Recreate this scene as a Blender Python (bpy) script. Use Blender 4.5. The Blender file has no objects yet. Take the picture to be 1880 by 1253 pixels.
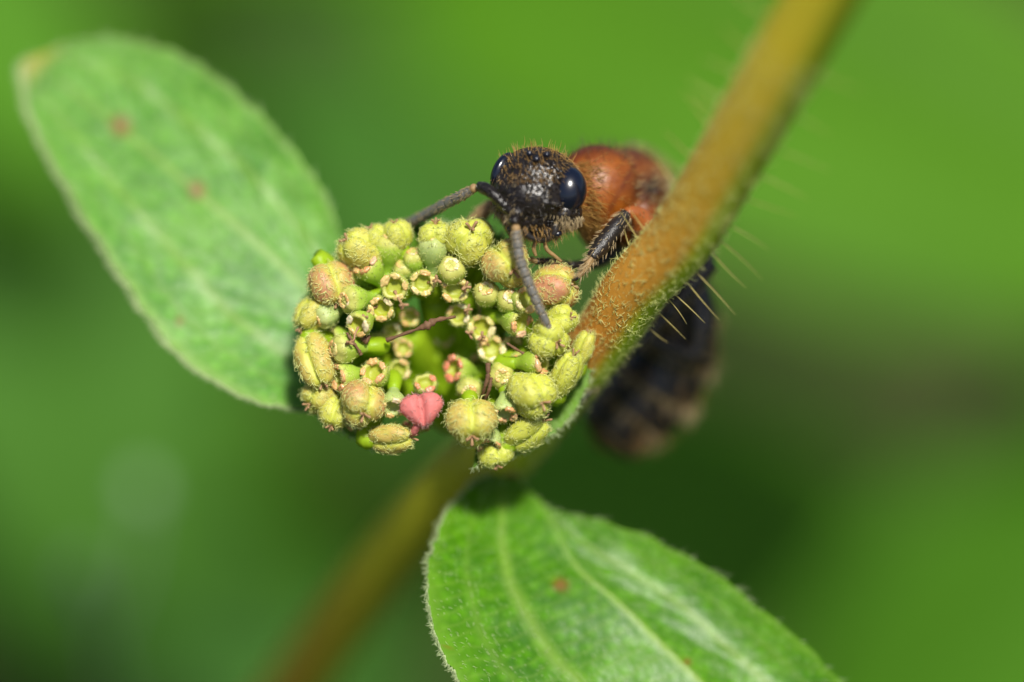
import bpy, math, random
import numpy as np
from mathutils import Vector, Matrix

# ------------------------------------------------------------------ camera, sky, sun, exposure
# scene scale: 1 unit = 1 cm (a macro view about 28 mm wide)
S = 0.0015            # cm per photograph pixel in the plane of focus (1880 px wide)
D = 13.5              # lens to plane of focus
H = 12.0              # height of the flower head above the soil
PITCH = math.radians(30)
CX, CY = 940.0, 626.5
scene = bpy.context.scene
scene.unit_settings.system = 'METRIC'
scene.unit_settings.scale_length = 0.01
RX = np.array([1.0, 0.0, 0.0])
RY = np.array([0.0, math.sin(PITCH), math.cos(PITCH)])
RZ = np.array([0.0, -math.cos(PITCH), math.sin(PITCH)])
FOCUS = np.array([0.0, 0.0, H])
cam_d = bpy.data.cameras.new('camera')
cam = bpy.data.objects.new('camera', cam_d)
scene.collection.objects.link(cam)
scene.camera = cam
cam.location = Vector(FOCUS + RZ * D)
cam.rotation_euler = (math.radians(90) - PITCH, 0, 0)
cam_d.sensor_width = 36.0
cam_d.lens = 36.0 * D / (1880 * S)
cam_d.clip_start = 0.1
cam_d.clip_end = 5000
cam_d.dof.use_dof = True
cam_d.dof.focus_distance = D
cam_d.dof.aperture_fstop = cam_d.lens * 1e-3 / (850 * S)
cam_d.dof.aperture_blades = 0

SUN_CAM = np.array([0.16, 0.52, 0.84])          # towards the sun, camera axes
sv = RX * SUN_CAM[0] + RY * SUN_CAM[1] + RZ * SUN_CAM[2]
sv = sv / np.linalg.norm(sv)
elev = math.asin(sv[2])
world = bpy.data.worlds.new('World')
scene.world = world
world.use_nodes = True
wn = world.node_tree.nodes
sky = wn.new('ShaderNodeTexSky')
sky.sky_type = 'NISHITA'
sky.sun_disc = False
sky.sun_elevation = elev
sky.sun_rotation = math.atan2(sv[0], sv[1])
sky.dust_density = 2.0
wn['Background'].inputs['Strength'].default_value = 0.062
world.node_tree.links.new(sky.outputs['Color'], wn['Background'].inputs['Color'])
sun_d = bpy.data.lights.new('sun', 'SUN')
sun_d.energy = 3.9
sun_d.angle = math.radians(8)
sun_d.color = (1.0, 0.96, 0.88)
sun = bpy.data.objects.new('sun', sun_d)
scene.collection.objects.link(sun)
sun.rotation_euler = Vector(sv).to_track_quat('Z', 'Y').to_euler()
sun.location = Vector(FOCUS + sv * 60)
vs = scene.view_settings
vs.view_transform = 'Standard'
vs.look = 'None'
vs.exposure = 0.5
vs.gamma = 1.0
vs.use_curve_mapping = False
scene.cycles.use_denoising = True
scene.cycles.max_bounces = 8
scene.cycles.transparent_max_bounces = 8

rng = np.random.default_rng(7)
random.seed(7)

# ------------------------------------------------------------------ helpers
def P(x, y, z=0.0):
    """photograph pixel (y down) and height z above the plane of focus (px) -> world"""
    x = np.asarray(x, float); y = np.asarray(y, float); z = np.asarray(z, float)
    k = (D - z * S) / D
    return FOCUS + ((x - CX) * S * k)[..., None] * RX + (-(y - CY) * S * k)[..., None] * RY + (z * S)[..., None] * RZ

def V(dx, dy, dz):
    """direction, pixel axes (y down) -> world"""
    return dx * RX - dy * RY + dz * RZ

def nrm(a):
    a = np.asarray(a, float)
    return a / np.maximum(np.linalg.norm(a, axis=-1, keepdims=True), 1e-12)

def mesh_np(name, verts, faces, mat=None, smooth=True, col=None, uv=None):
    """faces: int array (n,3) or (n,4), or a list of such arrays"""
    if not isinstance(faces, list):
        faces = [faces]
    me = bpy.data.meshes.new(name)
    verts = np.asarray(verts, np.float32)
    me.vertices.add(len(verts))
    me.vertices.foreach_set('co', verts.ravel())
    loops = np.concatenate([f.ravel() for f in faces]).astype(np.int32)
    tot = np.concatenate([np.full(len(f), f.shape[1]) for f in faces]).astype(np.int32)
    start = np.concatenate([[0], np.cumsum(tot)[:-1]]).astype(np.int32)
    me.loops.add(len(loops)); me.loops.foreach_set('vertex_index', loops)
    me.polygons.add(len(tot)); me.polygons.foreach_set('loop_start', start)
    me.polygons.foreach_set('loop_total', tot)
    if smooth:
        me.polygons.foreach_set('use_smooth', np.ones(len(tot), bool))
    if uv is not None:
        l = me.uv_layers.new(name='UVMap')
        l.data.foreach_set('uv', np.asarray(uv, np.float32)[loops].ravel())
    if col is not None:
        a = me.color_attributes.new('Col', 'FLOAT_COLOR', 'POINT')
        c = np.ones((len(verts), 4), np.float32); c[:, :col.shape[1]] = col
        a.data.foreach_set('color', c.ravel())
    me.update(calc_edges=True); me.validate()
    if mat is not None:
        me.materials.append(mat)
    return me

ORIGIN = {}
def link(name, me, parent=None, loc=None, basis=None):
    o = bpy.data.objects.new(name, me)
    scene.collection.objects.link(o)
    if parent is not None:
        o.parent = parent
    if basis is not None:
        o.matrix_basis = basis
    elif loc is not None:
        o.location = loc
    return o

def put(name, verts, faces, mat, parent=None, smooth=True, col=None, uv=None):
    """mesh given in world coordinates, its origin at its own middle; parents never rotate or scale"""
    verts = np.asarray(verts, float)
    org = verts.mean(axis=0)
    me = mesh_np(name, verts - org, faces, mat, smooth, col, uv)
    par = ORIGIN.get(parent.name, np.zeros(3)) if parent is not None else np.zeros(3)
    o = link(name, me, parent, Vector(org - par))
    ORIGIN[o.name] = org
    return o

def empty(name, loc, label, cat, group=None):
    o = bpy.data.objects.new(name, None)
    scene.collection.objects.link(o)
    o.location = Vector(loc); o.empty_display_size = 0.2
    ORIGIN[o.name] = np.array(loc, float)
    o['label'] = label; o['category'] = cat
    if group: o['group'] = group
    return o

def grid_faces(nu, nv, wrap=False):
    i = np.arange(nu - 1)[:, None]; j = np.arange(nv if wrap else nv - 1)[None, :]
    j2 = (j + 1) % nv
    a = i * nv + j; b = i * nv + j2; c = (i + 1) * nv + j2; d = (i + 1) * nv + j
    return np.stack([a, b, c, d], -1).reshape(-1, 4)

def catmull(pts, n):
    pts = np.asarray(pts, float)
    k = len(pts)
    ext = np.vstack([2 * pts[0] - pts[1], pts, 2 * pts[-1] - pts[-2]])
    t = np.linspace(0, k - 1, n)
    i = np.minimum(t.astype(int), k - 2); f = (t - i)[:, None]
    p0, p1, p2, p3 = ext[i], ext[i + 1], ext[i + 2], ext[i + 3]
    return 0.5 * (2 * p1 + (p2 - p0) * f + (2 * p0 - 5 * p1 + 4 * p2 - p3) * f**2 + (3 * p1 - p0 - 3 * p2 + p3) * f**3)

def frames(path):
    tan = nrm(np.gradient(path, axis=0))
    up = np.array([0.31, 0.2, 0.93]); n0 = nrm(np.cross(tan[0], up))
    ns = [n0]
    for k in range(1, len(path)):
        n = ns[-1] - tan[k] * np.dot(ns[-1], tan[k]); ns.append(nrm(n))
    ns = np.array(ns)
    return tan, ns, np.cross(tan, ns)

def tube(path, rad, sides=12, cap=True):
    """path (n,3), rad (n,) -> verts, faces, normals"""
    path = np.asarray(path, float); rad = np.asarray(rad, float) * np.ones(len(path))
    tan, n, b = frames(path)
    th = np.linspace(0, 2 * math.pi, sides, endpoint=False)
    d = np.cos(th)[None, :, None] * n[:, None] + np.sin(th)[None, :, None] * b[:, None]
    v = path[:, None] + d * rad[:, None, None]
    verts = v.reshape(-1, 3); f = [grid_faces(len(path), sides, True)]
    nor = d.reshape(-1, 3)
    if cap:
        m = len(verts)
        verts = np.vstack([verts, path[0] - tan[0] * rad[0] * .4, path[-1] + tan[-1] * rad[-1] * .4])
        nor = np.vstack([nor, -tan[0], tan[-1]])
        j = np.arange(sides); j2 = (j + 1) % sides
        f.append(np.stack([np.full(sides, m), j2, j], -1))
        o = (len(path) - 1) * sides
        f.append(np.stack([np.full(sides, m + 1), o + j, o + j2], -1))
    return verts, f, nor

def merge(parts):
    vs_, fs, off = [], [], 0
    for v, f in parts:
        if not isinstance(f, list): f = [f]
        vs_.append(v); fs += [a + off for a in f]; off += len(v)
    return np.vstack(vs_), fs

def hairs(root, d, L, w, bend=None, curl=0.0, k=4, r=rng):
    """tapered three-sided hairs; root, d (n,3); L, w scalars or (n,)"""
    n = len(root)
    L = np.ones(n) * L; w = np.ones(n) * w
    d = nrm(d)
    a = nrm(np.cross(d, r.normal(size=(n, 3)))); b = np.cross(d, a)
    s = np.linspace(0, 1, k + 1)
    ph = r.uniform(0, 6.28, n)
    p = root[:, None] + d[:, None] * (s[None, :, None] * L[:, None, None])
    if bend is not None:
        p = p + bend[:, None] * (s**2)[None, :, None] * L[:, None, None]
    if curl:
        wv = np.sin(s[None] * 5.5 + ph[:, None]) - np.sin(ph)[:, None]
        p = p + a[:, None] * (wv * L[:, None] * curl)[..., None]
        wv = np.cos(s[None] * 5.0 + ph[:, None]) - np.cos(ph)[:, None]
        p = p + b[:, None] * (wv * L[:, None] * curl * .4)[..., None]
    rad = w[:, None] * (1 - 0.8 * s[None]**1.5)
    th = np.array([0, 2.094, 4.189])
    off = np.cos(th)[:, None] * a[:, None] + np.sin(th)[:, None] * b[:, None]       # n,3,3
    v = p[:, :, None] + off[:, None] * rad[:, :, None, None]                         # n,k+1,3,3
    base = grid_faces(k + 1, 3, True)
    f = (base[None] + (np.arange(n) * 3 * (k + 1))[:, None, None]).reshape(-1, 4)
    return v.reshape(-1, 3), f

def ico(nu=14, nv=20):
    th = np.linspace(0, math.pi, nu)[1:-1]; ph = np.linspace(0, 2 * math.pi, nv, endpoint=False)
    T, F_ = np.meshgrid(th, ph, indexing='ij')
    v = np.stack([np.sin(T) * np.cos(F_), np.sin(T) * np.sin(F_), np.cos(T)], -1).reshape(-1, 3)
    v = np.vstack([v, [0, 0, 1], [0, 0, -1]])
    f = [grid_faces(nu - 2, nv, True)]
    j = np.arange(nv); j2 = (j + 1) % nv; m = (nu - 2) * nv
    f.append(np.stack([np.full(nv, m), j, j2], -1))
    o = (nu - 3) * nv
    f.append(np.stack([np.full(nv, m + 1), o + j2, o + j], -1))
    f[0] = f[0][:, ::-1]; f[1] = f[1]; f[2] = f[2]
    return v, f

def frame_mat(pos, axis, scale, spin=0.0, parent=None):
    """basis with local +Z along axis"""
    q = Vector(axis).to_track_quat('Z', 'Y')
    par = Vector(ORIGIN[parent.name]) if parent is not None else Vector((0, 0, 0))
    sc = scale if isinstance(scale, (tuple, list)) else (scale,) * 3
    return Matrix.Translation(Vector(pos) - par) @ q.to_matrix().to_4x4() @ Matrix.Rotation(spin, 4, 'Z') @ Matrix.Diagonal((*sc, 1))

# ------------------------------------------------------------------ materials
class NT:
    def __init__(self, name):
        self.m = bpy.data.materials.new(name); self.m.use_nodes = True
        self.t = self.m.node_tree; self.n = self.t.nodes
        self.b = self.n['Principled BSDF']; self.out = self.n['Material Output']
    def new(self, typ, **kw):
        x = self.n.new(typ)
        for k, v in kw.items():
            if k in x.inputs and not hasattr(x, k): x.inputs[k].default_value = v
            else:
                setattr(x, k, v)
        return x
    def link(self, a, b): self.t.links.new(a, b)
    def noise(self, scale, detail=3, rough=.5, coord='Object'):
        c = self.new('ShaderNodeTexCoord'); x = self.new('ShaderNodeTexNoise')
        x.inputs['Scale'].default_value = scale; x.inputs['Detail'].default_value = detail
        x.inputs['Roughness'].default_value = rough
        self.link(c.outputs[coord], x.inputs['Vector'])
        return x.outputs['Fac']
    def voronoi(self, scale, coord='Object', feature='F1'):
        c = self.new('ShaderNodeTexCoord'); x = self.new('ShaderNodeTexVoronoi'); x.feature = feature
        x.inputs['Scale'].default_value = scale
        self.link(c.outputs[coord], x.inputs['Vector'])
        return x.outputs['Distance']
    def ramp(self, fac, stops):
        x = self.new('ShaderNodeValToRGB'); e = x.color_ramp.elements
        while len(e) < len(stops): e.new(0.5)
        for k, (p, c) in enumerate(stops):
            e[k].position = p; e[k].color = (*c, 1) if len(c) == 3 else c
        self.link(fac, x.inputs['Fac'])
        return x.outputs['Color']
    def mix(self, fac, a, b, blend='MIX'):
        x = self.new('ShaderNodeMix'); x.data_type = 'RGBA'; x.blend_type = blend
        for sock, val in ((x.inputs[0], fac), (x.inputs[6], a), (x.inputs[7], b)):
            if isinstance(val, bpy.types.NodeSocket): self.link(val, sock)
            elif isinstance(val, tuple): sock.default_value = (*val, 1) if len(val) == 3 else val
            else: sock.default_value = val
        return x.outputs[2]
    def math(self, op, a, b=0.0, clamp=False):
        x = self.new('ShaderNodeMath'); x.operation = op; x.use_clamp = clamp
        for sock, val in ((x.inputs[0], a), (x.inputs[1], b)):
            if isinstance(val, bpy.types.NodeSocket): self.link(val, sock)
            else: sock.default_value = val
        return x.outputs[0]
    def attr(self, name, typ='GEOMETRY', out='Color'):
        x = self.new('ShaderNodeAttribute'); x.attribute_name = name; x.attribute_type = typ
        return x.outputs[out]
    def bump(self, h, strength=.3, dist=.01):
        x = self.new('ShaderNodeBump'); x.inputs['Strength'].default_value = strength
        x.inputs['Distance'].default_value = dist
        self.link(h, x.inputs['Height']); self.link(x.outputs['Normal'], self.b.inputs['Normal'])
        return x.outputs['Normal']
    def base(self, c):
        if isinstance(c, tuple): self.b.inputs['Base Color'].default_value = (*c, 1)
        else: self.link(c, self.b.inputs['Base Color'])
    def set(self, **kw):
        for k, v in kw.items():
            self.b.inputs[k.replace('_', ' ')].default_value = v
    def translucent(self, fac, col):
        tr = self.new('ShaderNodeBsdfTranslucent'); mx = self.new('ShaderNodeMixShader')
        if isinstance(col, tuple): tr.inputs['Color'].default_value = (*col, 1)
        else: self.link(col, tr.inputs['Color'])
        mx.inputs[0].default_value = fac
        self.link(self.b.outputs[0], mx.inputs[1]); self.link(tr.outputs[0], mx.inputs[2])
        self.link(mx.outputs[0], self.out.inputs['Surface'])

def m_simple(name, col, rough=.5, spec=.5, trans=0.0, var=.25, nscale=20, coat=0.0, bump=0.0):
    t = NT(name)
    nz = t.noise(nscale)
    c = t.mix(nz, tuple(x * (1 - var) for x in col), tuple(min(1, x * (1 + var)) for x in col))
    t.base(c); t.set(Roughness=rough, Specular_IOR_Level=spec, Coat_Weight=coat)
    if bump: t.bump(t.noise(nscale * 4), bump, .004)
    if trans: t.translucent(trans, c)
    return t.m

# soil
t = NT('soil')
nz = t.noise(.35, 6, .6); nf = t.noise(2.2, 5, .6)
c1 = t.ramp(nz, [(.38, (.070, .054, .024)), (.5, (.052, .058, .018)), (.62, (.040, .070, .012))])
t.base(t.mix(nf, c1, (.038, .034, .018))); t.set(Roughness=.95, Specular_IOR_Level=.1)
t.bump(nf, .8, .3)
M_SOIL = t.m

def m_leaf(name, dark, light, edge, vein, sheen=.2, rough=.42, trans=.25, gran=28.0, spec=.5, bump=.010):
    """blade: uv.x along the midrib, uv.y 0..1 across (0.5 = midrib)"""
    t = NT(name)
    uv = t.new('ShaderNodeTexCoord'); sep = t.new('ShaderNodeSeparateXYZ'); t.link(uv.outputs['UV'], sep.inputs[0])
    # |2v-1|
    mm = t.new('ShaderNodeMath'); mm.operation = 'MULTIPLY_ADD'
    t.link(sep.outputs['Y'], mm.inputs[0]); mm.inputs[1].default_value = 2.0; mm.inputs[2].default_value = -1.0
    v = t.math('ABSOLUTE', mm.outputs[0])
    big = t.noise(4.0, 4, .55)
    fine = t.noise(gran * 1.6, 3, .6)
    c = t.mix(t.ramp(big, [(.3, (0, 0, 0)), (.7, (1, 1, 1))]), dark, light)
    cell = t.voronoi(gran)
    c = t.mix(t.math('MULTIPLY', t.ramp(cell, [(.15, (1, 1, 1)), (.6, (0, 0, 0))]), .35), c, tuple(min(1, x * 1.7) for x in light))
    wob = t.math('MULTIPLY', t.math('SUBTRACT', t.noise(3.0), .5), .12)
    vv = t.math('ADD', v, wob)
    def line(pos, wid):
        dd = t.math('ABSOLUTE', t.math('SUBTRACT', vv if pos > .05 else v, pos))
        return t.math('SUBTRACT', 1.0, t.math('DIVIDE', dd, wid), True)
    side = t.math('MULTIPLY', line(.5, .07), .55)
    mid = t.math('MULTIPLY', line(0.0, .045), .9)
    side2 = t.math('MULTIPLY', line(.76, .04), .25)
    # fine cross veins leaving the midrib at a slant
    sw = t.math('SINE', t.math('ADD', t.math('MULTIPLY', t.math('SUBTRACT', sep.outputs['X'], t.math('MULTIPLY', v, .22)), 95.0), t.math('MULTIPLY', big, 8.0)))
    cross = t.math('MULTIPLY', t.math('POWER', t.math('ABSOLUTE', sw), 10.0), .16)
    vm = t.math('MAXIMUM', t.math('MAXIMUM', side, side2), t.math('MAXIMUM', mid, cross))
    c = t.mix(vm, c, vein)
    ed = t.ramp(v, [(.9, (0, 0, 0)), (1.0, (1, 1, 1))])
    c = t.mix(t.math('MULTIPLY', ed, .7), c, edge)
    # wear: red-brown spots and a yellowed tip come in as vertex colour (alpha-like mask in R, tip in G)
    sp = t.new('ShaderNodeSeparateColor'); t.link(t.attr('Col'), sp.inputs[0])
    c = t.mix(sp.outputs['Green'], c, (.55, .44, .03))
    c = t.mix(t.math('MULTIPLY', sp.outputs['Red'], .95), c, (.22, .04, .012))
    t.base(c)
    t.set(Roughness=rough, Specular_IOR_Level=spec, Sheen_Weight=sheen, Sheen_Roughness=.5)
    h = t.math('SUBTRACT', t.math('ADD', t.math('MULTIPLY', fine, .6), t.math('MULTIPLY', cell, .5)), t.math('MULTIPLY', vm, .8))
    t.bump(h, .5, bump)
    t.translucent(trans, t.mix(.5, c, (.16, .34, .01)))
    return t.m

M_LEAF_A = m_leaf('spurge_leaf_pale', (.035, .17, .008), (.13, .33, .035), (.24, .38, .09), (.22, .36, .06), sheen=.04, rough=.44, trans=.16, spec=.42, bump=.007)
M_LEAF_B = m_leaf('spurge_leaf_vivid', (.030, .135, .001), (.08, .235, .002), (.14, .30, .02), (.24, .38, .06), sheen=.0, rough=.38, trans=.2, spec=.28, bump=.006)

def m_plain_leaf(name, col, trans=.3):
    t = NT(name)
    c = t.mix(t.noise(.9, 3), tuple(x * .75 for x in col), tuple(x * 1.25 for x in col))
    t.base(c); t.set(Roughness=.6, Specular_IOR_Level=.15)
    t.translucent(trans, t.mix(.5, c, (col[0] * 1.3, col[1] * 1.3, col[2] * .4)))
    return t.m

def m_stem(name, red):
    t = NT(name)
    t.base(t.mix(t.math('MULTIPLY', t.noise(16, 4, .6), .55), t.attr('Col'), t.mix(.5, t.attr('Col'), red)))
    t.set(Roughness=.5, Specular_IOR_Level=.4, Subsurface_Weight=.15, Subsurface_Scale=.02)
    t.b.inputs['Subsurface Radius'].default_value = (1, .6, .2)
    t.bump(t.noise(60, 3, .6), .35, .006)
    return t.m
M_STEM = m_stem('stem_skin', (.36, .17, .03))
M_HAIR = m_simple('pale_plant_hair', (.90, .92, .42), .4, .5, .5, .05)
M_HAIRW = m_simple('whitish_plant_hair', (.72, .82, .48), .4, .4, .4, .1)
M_BRISTLE = m_simple('stem_bristle', (.62, .52, .18), .35, .5, .4, .1)
M_STALK = m_simple('flower_stalk', (.42, .62, .02), .42, .4, .45, .2, 30, bump=.2)
M_BRACT = m_simple('green_bract', (.14, .29, .02), .55, .35, .3, .5, 22, bump=.9)
M_DRY = m_simple('withered_brown', (.16, .085, .045), .7, .3, 0, .5, 40, bump=.5)

t = NT('hairy_capsule')
col = t.attr('Col')
spc = t.new('ShaderNodeSeparateColor'); t.link(col, spc.inputs[0])
bl = t.attr('blush', 'OBJECT', 'Fac')
nz = t.noise(.045, 3, .6)
mask = t.math('MULTIPLY', t.math('MULTIPLY', spc.outputs['Red'], bl), t.ramp(nz, [(.25, (.45,) * 3), (.55, (1,) * 3)]))
g = t.mix(t.noise(.03, 2), (.48, .54, .045), (.60, .64, .10))
c = t.mix(mask, g, (.52, .24, .12))
c = t.mix(t.attr('pink', 'OBJECT', 'Fac'), c, (.66, .13, .13))
t.base(c); t.set(Roughness=.5, Subsurface_Weight=.4, Subsurface_Scale=.02)
t.b.inputs['Subsurface Radius'].default_value = (1, .9, .2)
t.bump(t.noise(.16, 3, .6), .5, .0025)
t.translucent(.12, c)
M_CAP = t.m

t = NT('flower_cup')
sp = t.new('ShaderNodeSeparateColor'); t.link(t.attr('Col'), sp.inputs[0])
c = t.ramp(sp.outputs['Red'], [(0, (.34, .58, .02)), (.5, (.36, .60, .03)), (.85, (.42, .60, .05)), (1, (.62, .58, .14))])
c = t.mix(t.math('MULTIPLY', t.noise(.09, 3), .4), c, (.50, .60, .10))
c = t.mix(sp.outputs['Green'], c, (.46, .50, .03))
c = t.mix(t.attr('pale', 'OBJECT', 'Fac'), c, (.46, .56, .22))
t.base(c); t.set(Roughness=.42, Subsurface_Weight=.3, Subsurface_Scale=.02)
t.b.inputs['Subsurface Radius'].default_value = (1, .9, .25)
t.bump(t.noise(.22, 4, .65), .6, .0022)
t.translucent(.22, c)
M_CUP = t.m

t = NT('cup_gland')
oi = t.new('ShaderNodeObjectInfo')
c = t.ramp(oi.outputs['Random'], [(0, (.58, .38, .12)), (.4, (.64, .48, .18)), (.7, (.62, .56, .18)), (1, (.70, .62, .40))])
c = t.mix(t.attr('pink', 'OBJECT', 'Fac'), c, (.66, .20, .12))
t.base(c); t.set(Roughness=.3, Subsurface_Weight=.3, Subsurface_Scale=.01, Coat_Weight=.2)
t.bump(t.noise(.4, 2), .4, .0012)
M_GLAND = t.m
M_STYLE = m_simple('withered_style', (.34, .20, .10), .6, .3, 0, .4, 40)
M_PINK = m_simple('pink_capsule', (.74, .22, .20), .55, .35, .25, .15, 40, bump=.5)

# wasp
t = NT('wasp_head_shell')
vd = t.voronoi(95); 
t.base(t.mix(t.noise(30), (.006, .005, .005), (.018, .013, .010)))
t.set(Roughness=.2, Specular_IOR_Level=.5)
t.bump(t.math('ADD', t.ramp(vd, [(.1, (0,) * 3), (.45, (1,) * 3)]), t.math('MULTIPLY', t.noise(120, 2), .4)), .9, .009)
M_HEAD = t.m
t = NT('wasp_thorax_shell')
t.base(t.mix(t.ramp(t.noise(10, 5, .65), [(.35, (0,) * 3), (.65, (1,) * 3)]), t.attr('Col'), t.mix(1.0, t.attr('Col'), (.55, .40, .4), 'MULTIPLY')))
t.set(Roughness=.42, Specular_IOR_Level=.45)
t.bump(t.noise(45, 3), .35, .006)
M_THORAX = t.m
t = NT('wasp_abdomen_shell')
t.base(t.attr('Col')); t.set(Roughness=.35, Specular_IOR_Level=.5)
t.bump(t.noise(60, 3), .3, .005)
M_ABD = t.m
t = NT('wasp_eye')
t.base((.003, .005, .014)); t.set(Roughness=.22, Specular_IOR_Level=.6, Coat_Weight=.2, Coat_Roughness=.3)
t.bump(t.voronoi(260), .06, .001)
M_EYE = t.m
M_LEGK = m_simple('wasp_leg_black', (.016, .013, .011), .3, .6, 0, .4, 60, bump=.5)
M_LEGO = m_simple('wasp_leg_rust', (.30, .085, .018), .35, .5, 0, .3, 30, bump=.2)
M_LEGT = m_simple('wasp_foot_tan', (.30, .19, .08), .45, .4, 0, .5, 60, bump=.4)
M_ANT = m_simple('wasp_antenna_grey', (.13, .125, .11), .42, .6, 0, .3, 60, bump=.35)
M_GOLD = m_simple('golden_wasp_hair', (.50, .29, .08), .3, .6, .2, .3, 60)
M_TAN = m_simple('tan_wasp_hair', (.50, .38, .20), .4, .5, .2, .3, 60)
M_DARKH = m_simple('dark_wasp_hair', (.05, .035, .02), .4, .5, 0, .3)
t = NT('wasp_wing_membrane')
t.base((.42, .30, .16)); t.set(Roughness=.25, Alpha=.45)
M_WING = t.m

# ------------------------------------------------------------------ the ground
nG = 121
gx = np.sinh(np.linspace(-7.2, 7.2, nG)); gx = gx / gx.max() * 2000
X, Y = np.meshgrid(gx, gx, indexing='ij')
Z = 0.25 * np.sin(X * .9 + 1.3 * np.sin(Y * .5)) * np.cos(Y * .8) * np.exp(-(X**2 + Y**2) / 4000)
gv = np.stack([X, Y + 10, Z], -1).reshape(-1, 3)
ground = link('ground', mesh_np('ground', gv, grid_faces(nG, nG)[:, ::-1], M_SOIL))
ground['kind'] = 'structure'

# low weeds covering part of the soil: nobody could count them
rg = np.random.default_rng(31)
ng = 5200
gr_ = 48 * np.sqrt(rg.random(ng)); ga = rg.uniform(0, 6.283, ng)
gc = np.stack([gr_ * np.cos(ga), gr_ * np.sin(ga) + 12, rg.uniform(.1, 1.3, ng)], -1)
keep = (np.sin(gc[:, 0] * .35 + 1) * np.cos(gc[:, 1] * .3) + rg.normal(size=ng) * .5) > -.1
gc = gc[keep]; ng = len(gc)
gd = nrm(np.stack([rg.normal(size=ng), rg.normal(size=ng), rg.uniform(-.1, .5, ng)], -1)); gs_ = nrm(np.cross(gd, np.array([0, 0, 1.0]))); gn = np.cross(gs_, gd)
gl = rg.uniform(.5, 1.3, ng)[:, None]
gq = np.stack([gc, gc + gd * gl * .45 + gs_ * gl * .3 + gn * gl * .08, gc + gd * gl, gc + gd * gl * .45 - gs_ * gl * .3 + gn * gl * .08, np.column_stack([gc[:, 0], gc[:, 1], np.full(ng, -.2)]), gc + gs_ * .03], 1)
gi = (np.arange(ng) * 6)[:, None]
t = NT('ground_cover_leaf')
gcol = t.ramp(t.noise(.5, 3), [(.35, (.035, .085, .012)), (.65, (.06, .15, .018))])
t.base(gcol); t.set(Roughness=.6, Specular_IOR_Level=.2); t.translucent(.25, gcol)
cover = link('ground_cover', mesh_np('ground_cover', gq.reshape(-1, 3), np.vstack([gi + [0, 1, 2], gi + [0, 2, 3], gi + [4, 5, 0]]), t.m, False))
cover['kind'] = 'stuff'; cover['label'] = 'low green weeds covering the dark soil'; cover['category'] = 'ground cover'

# ------------------------------------------------------------------ blades (leaves)
def blade_mesh(mid, lo, up, nt, nv, camber=0.0, jag=0.0, seed=1):
    """3-D control rows (world) for the midrib and the two margins, base to tip"""
    r = np.random.default_rng(seed)
    Mi, Lo, Up = catmull(mid, nt), catmull(lo, nt), catmull(up, nt)
    tt = np.linspace(0, 1, nt)
    if jag:
        n1 = np.interp(tt, np.linspace(0, 1, nt // 3), r.normal(size=nt // 3))
        n2 = np.interp(tt, np.linspace(0, 1, nt // 3), r.normal(size=nt // 3))
        env = np.sin(np.clip(tt, 0, 1) * math.pi)**.5
        Lo = Lo + nrm(Lo - Mi + 1e-9) * (n1 * jag * env)[:, None]; Up = Up + nrm(Up - Mi + 1e-9) * (n2 * jag * env)[:, None]
    v = np.linspace(-1, 1, nv)
    pos = np.where((v < 0)[None, :, None], Mi[:, None] + (Lo - Mi)[:, None] * (-v)[None, :, None], Mi[:, None] + (Up - Mi)[:, None] * v[None, :, None])
    wid = np.linalg.norm(Up - Lo, axis=1)
    nor = nrm(np.cross(np.gradient(Mi, axis=0), Up - Lo + 1e-9))
    nor = nor * np.where(nor @ np.array([0, -.6, .8]) < 0, -1, 1)[:, None]
    arch = np.sin(np.abs(v) * math.pi) * camber
    pos = pos + nor[:, None] * (arch[None] * wid[:, None])[..., None]
    uv = np.stack(np.broadcast_arrays(tt[:, None], (v * .5 + .5)[None]), -1).reshape(-1, 2)
    return pos.reshape(-1, 3), grid_faces(nt, nv), uv, nor

def rows(a): return np.array([P(*q) for q in a])

# ---- background plants, each standing in the soil
def ellipse_leaf(c, z, hl, hw, ang, tilt_l, tilt_w, tip=1.0):
    """centre pixel, depth, half length/width in pixels there, angle of the axis, tilts in depth"""
    k = (D - z * S) / D
    a = math.radians(ang); ax = np.array([math.cos(a), math.sin(a)]); pw = np.array([-math.sin(a), math.cos(a)])
    C0 = P(c[0], c[1], z)
    ux = nrm(V(ax[0], ax[1], tilt_l)); uw = nrm(V(pw[0], pw[1], tilt_w))
    tt = np.linspace(-1, 1, 9)
    shape = (1 - np.abs(tt)**2.2)**.62
    dn = nrm(np.cross(ux, uw))
    if dn[2] < 0: dn = -dn
    mid = np.array([C0 + ux * q * hl * S * k - dn * (q**2) * hl * .12 * S * k for q in tt])
    up = np.array([m + uw * w * hw * S * k + dn * w * hw * .12 * S * k for m, w in zip(mid, shape)])
    lo = np.array([m - uw * w * hw * S * k + dn * w * hw * .12 * S * k for m, w in zip(mid, shape)])
    return mid, lo, up

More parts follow.
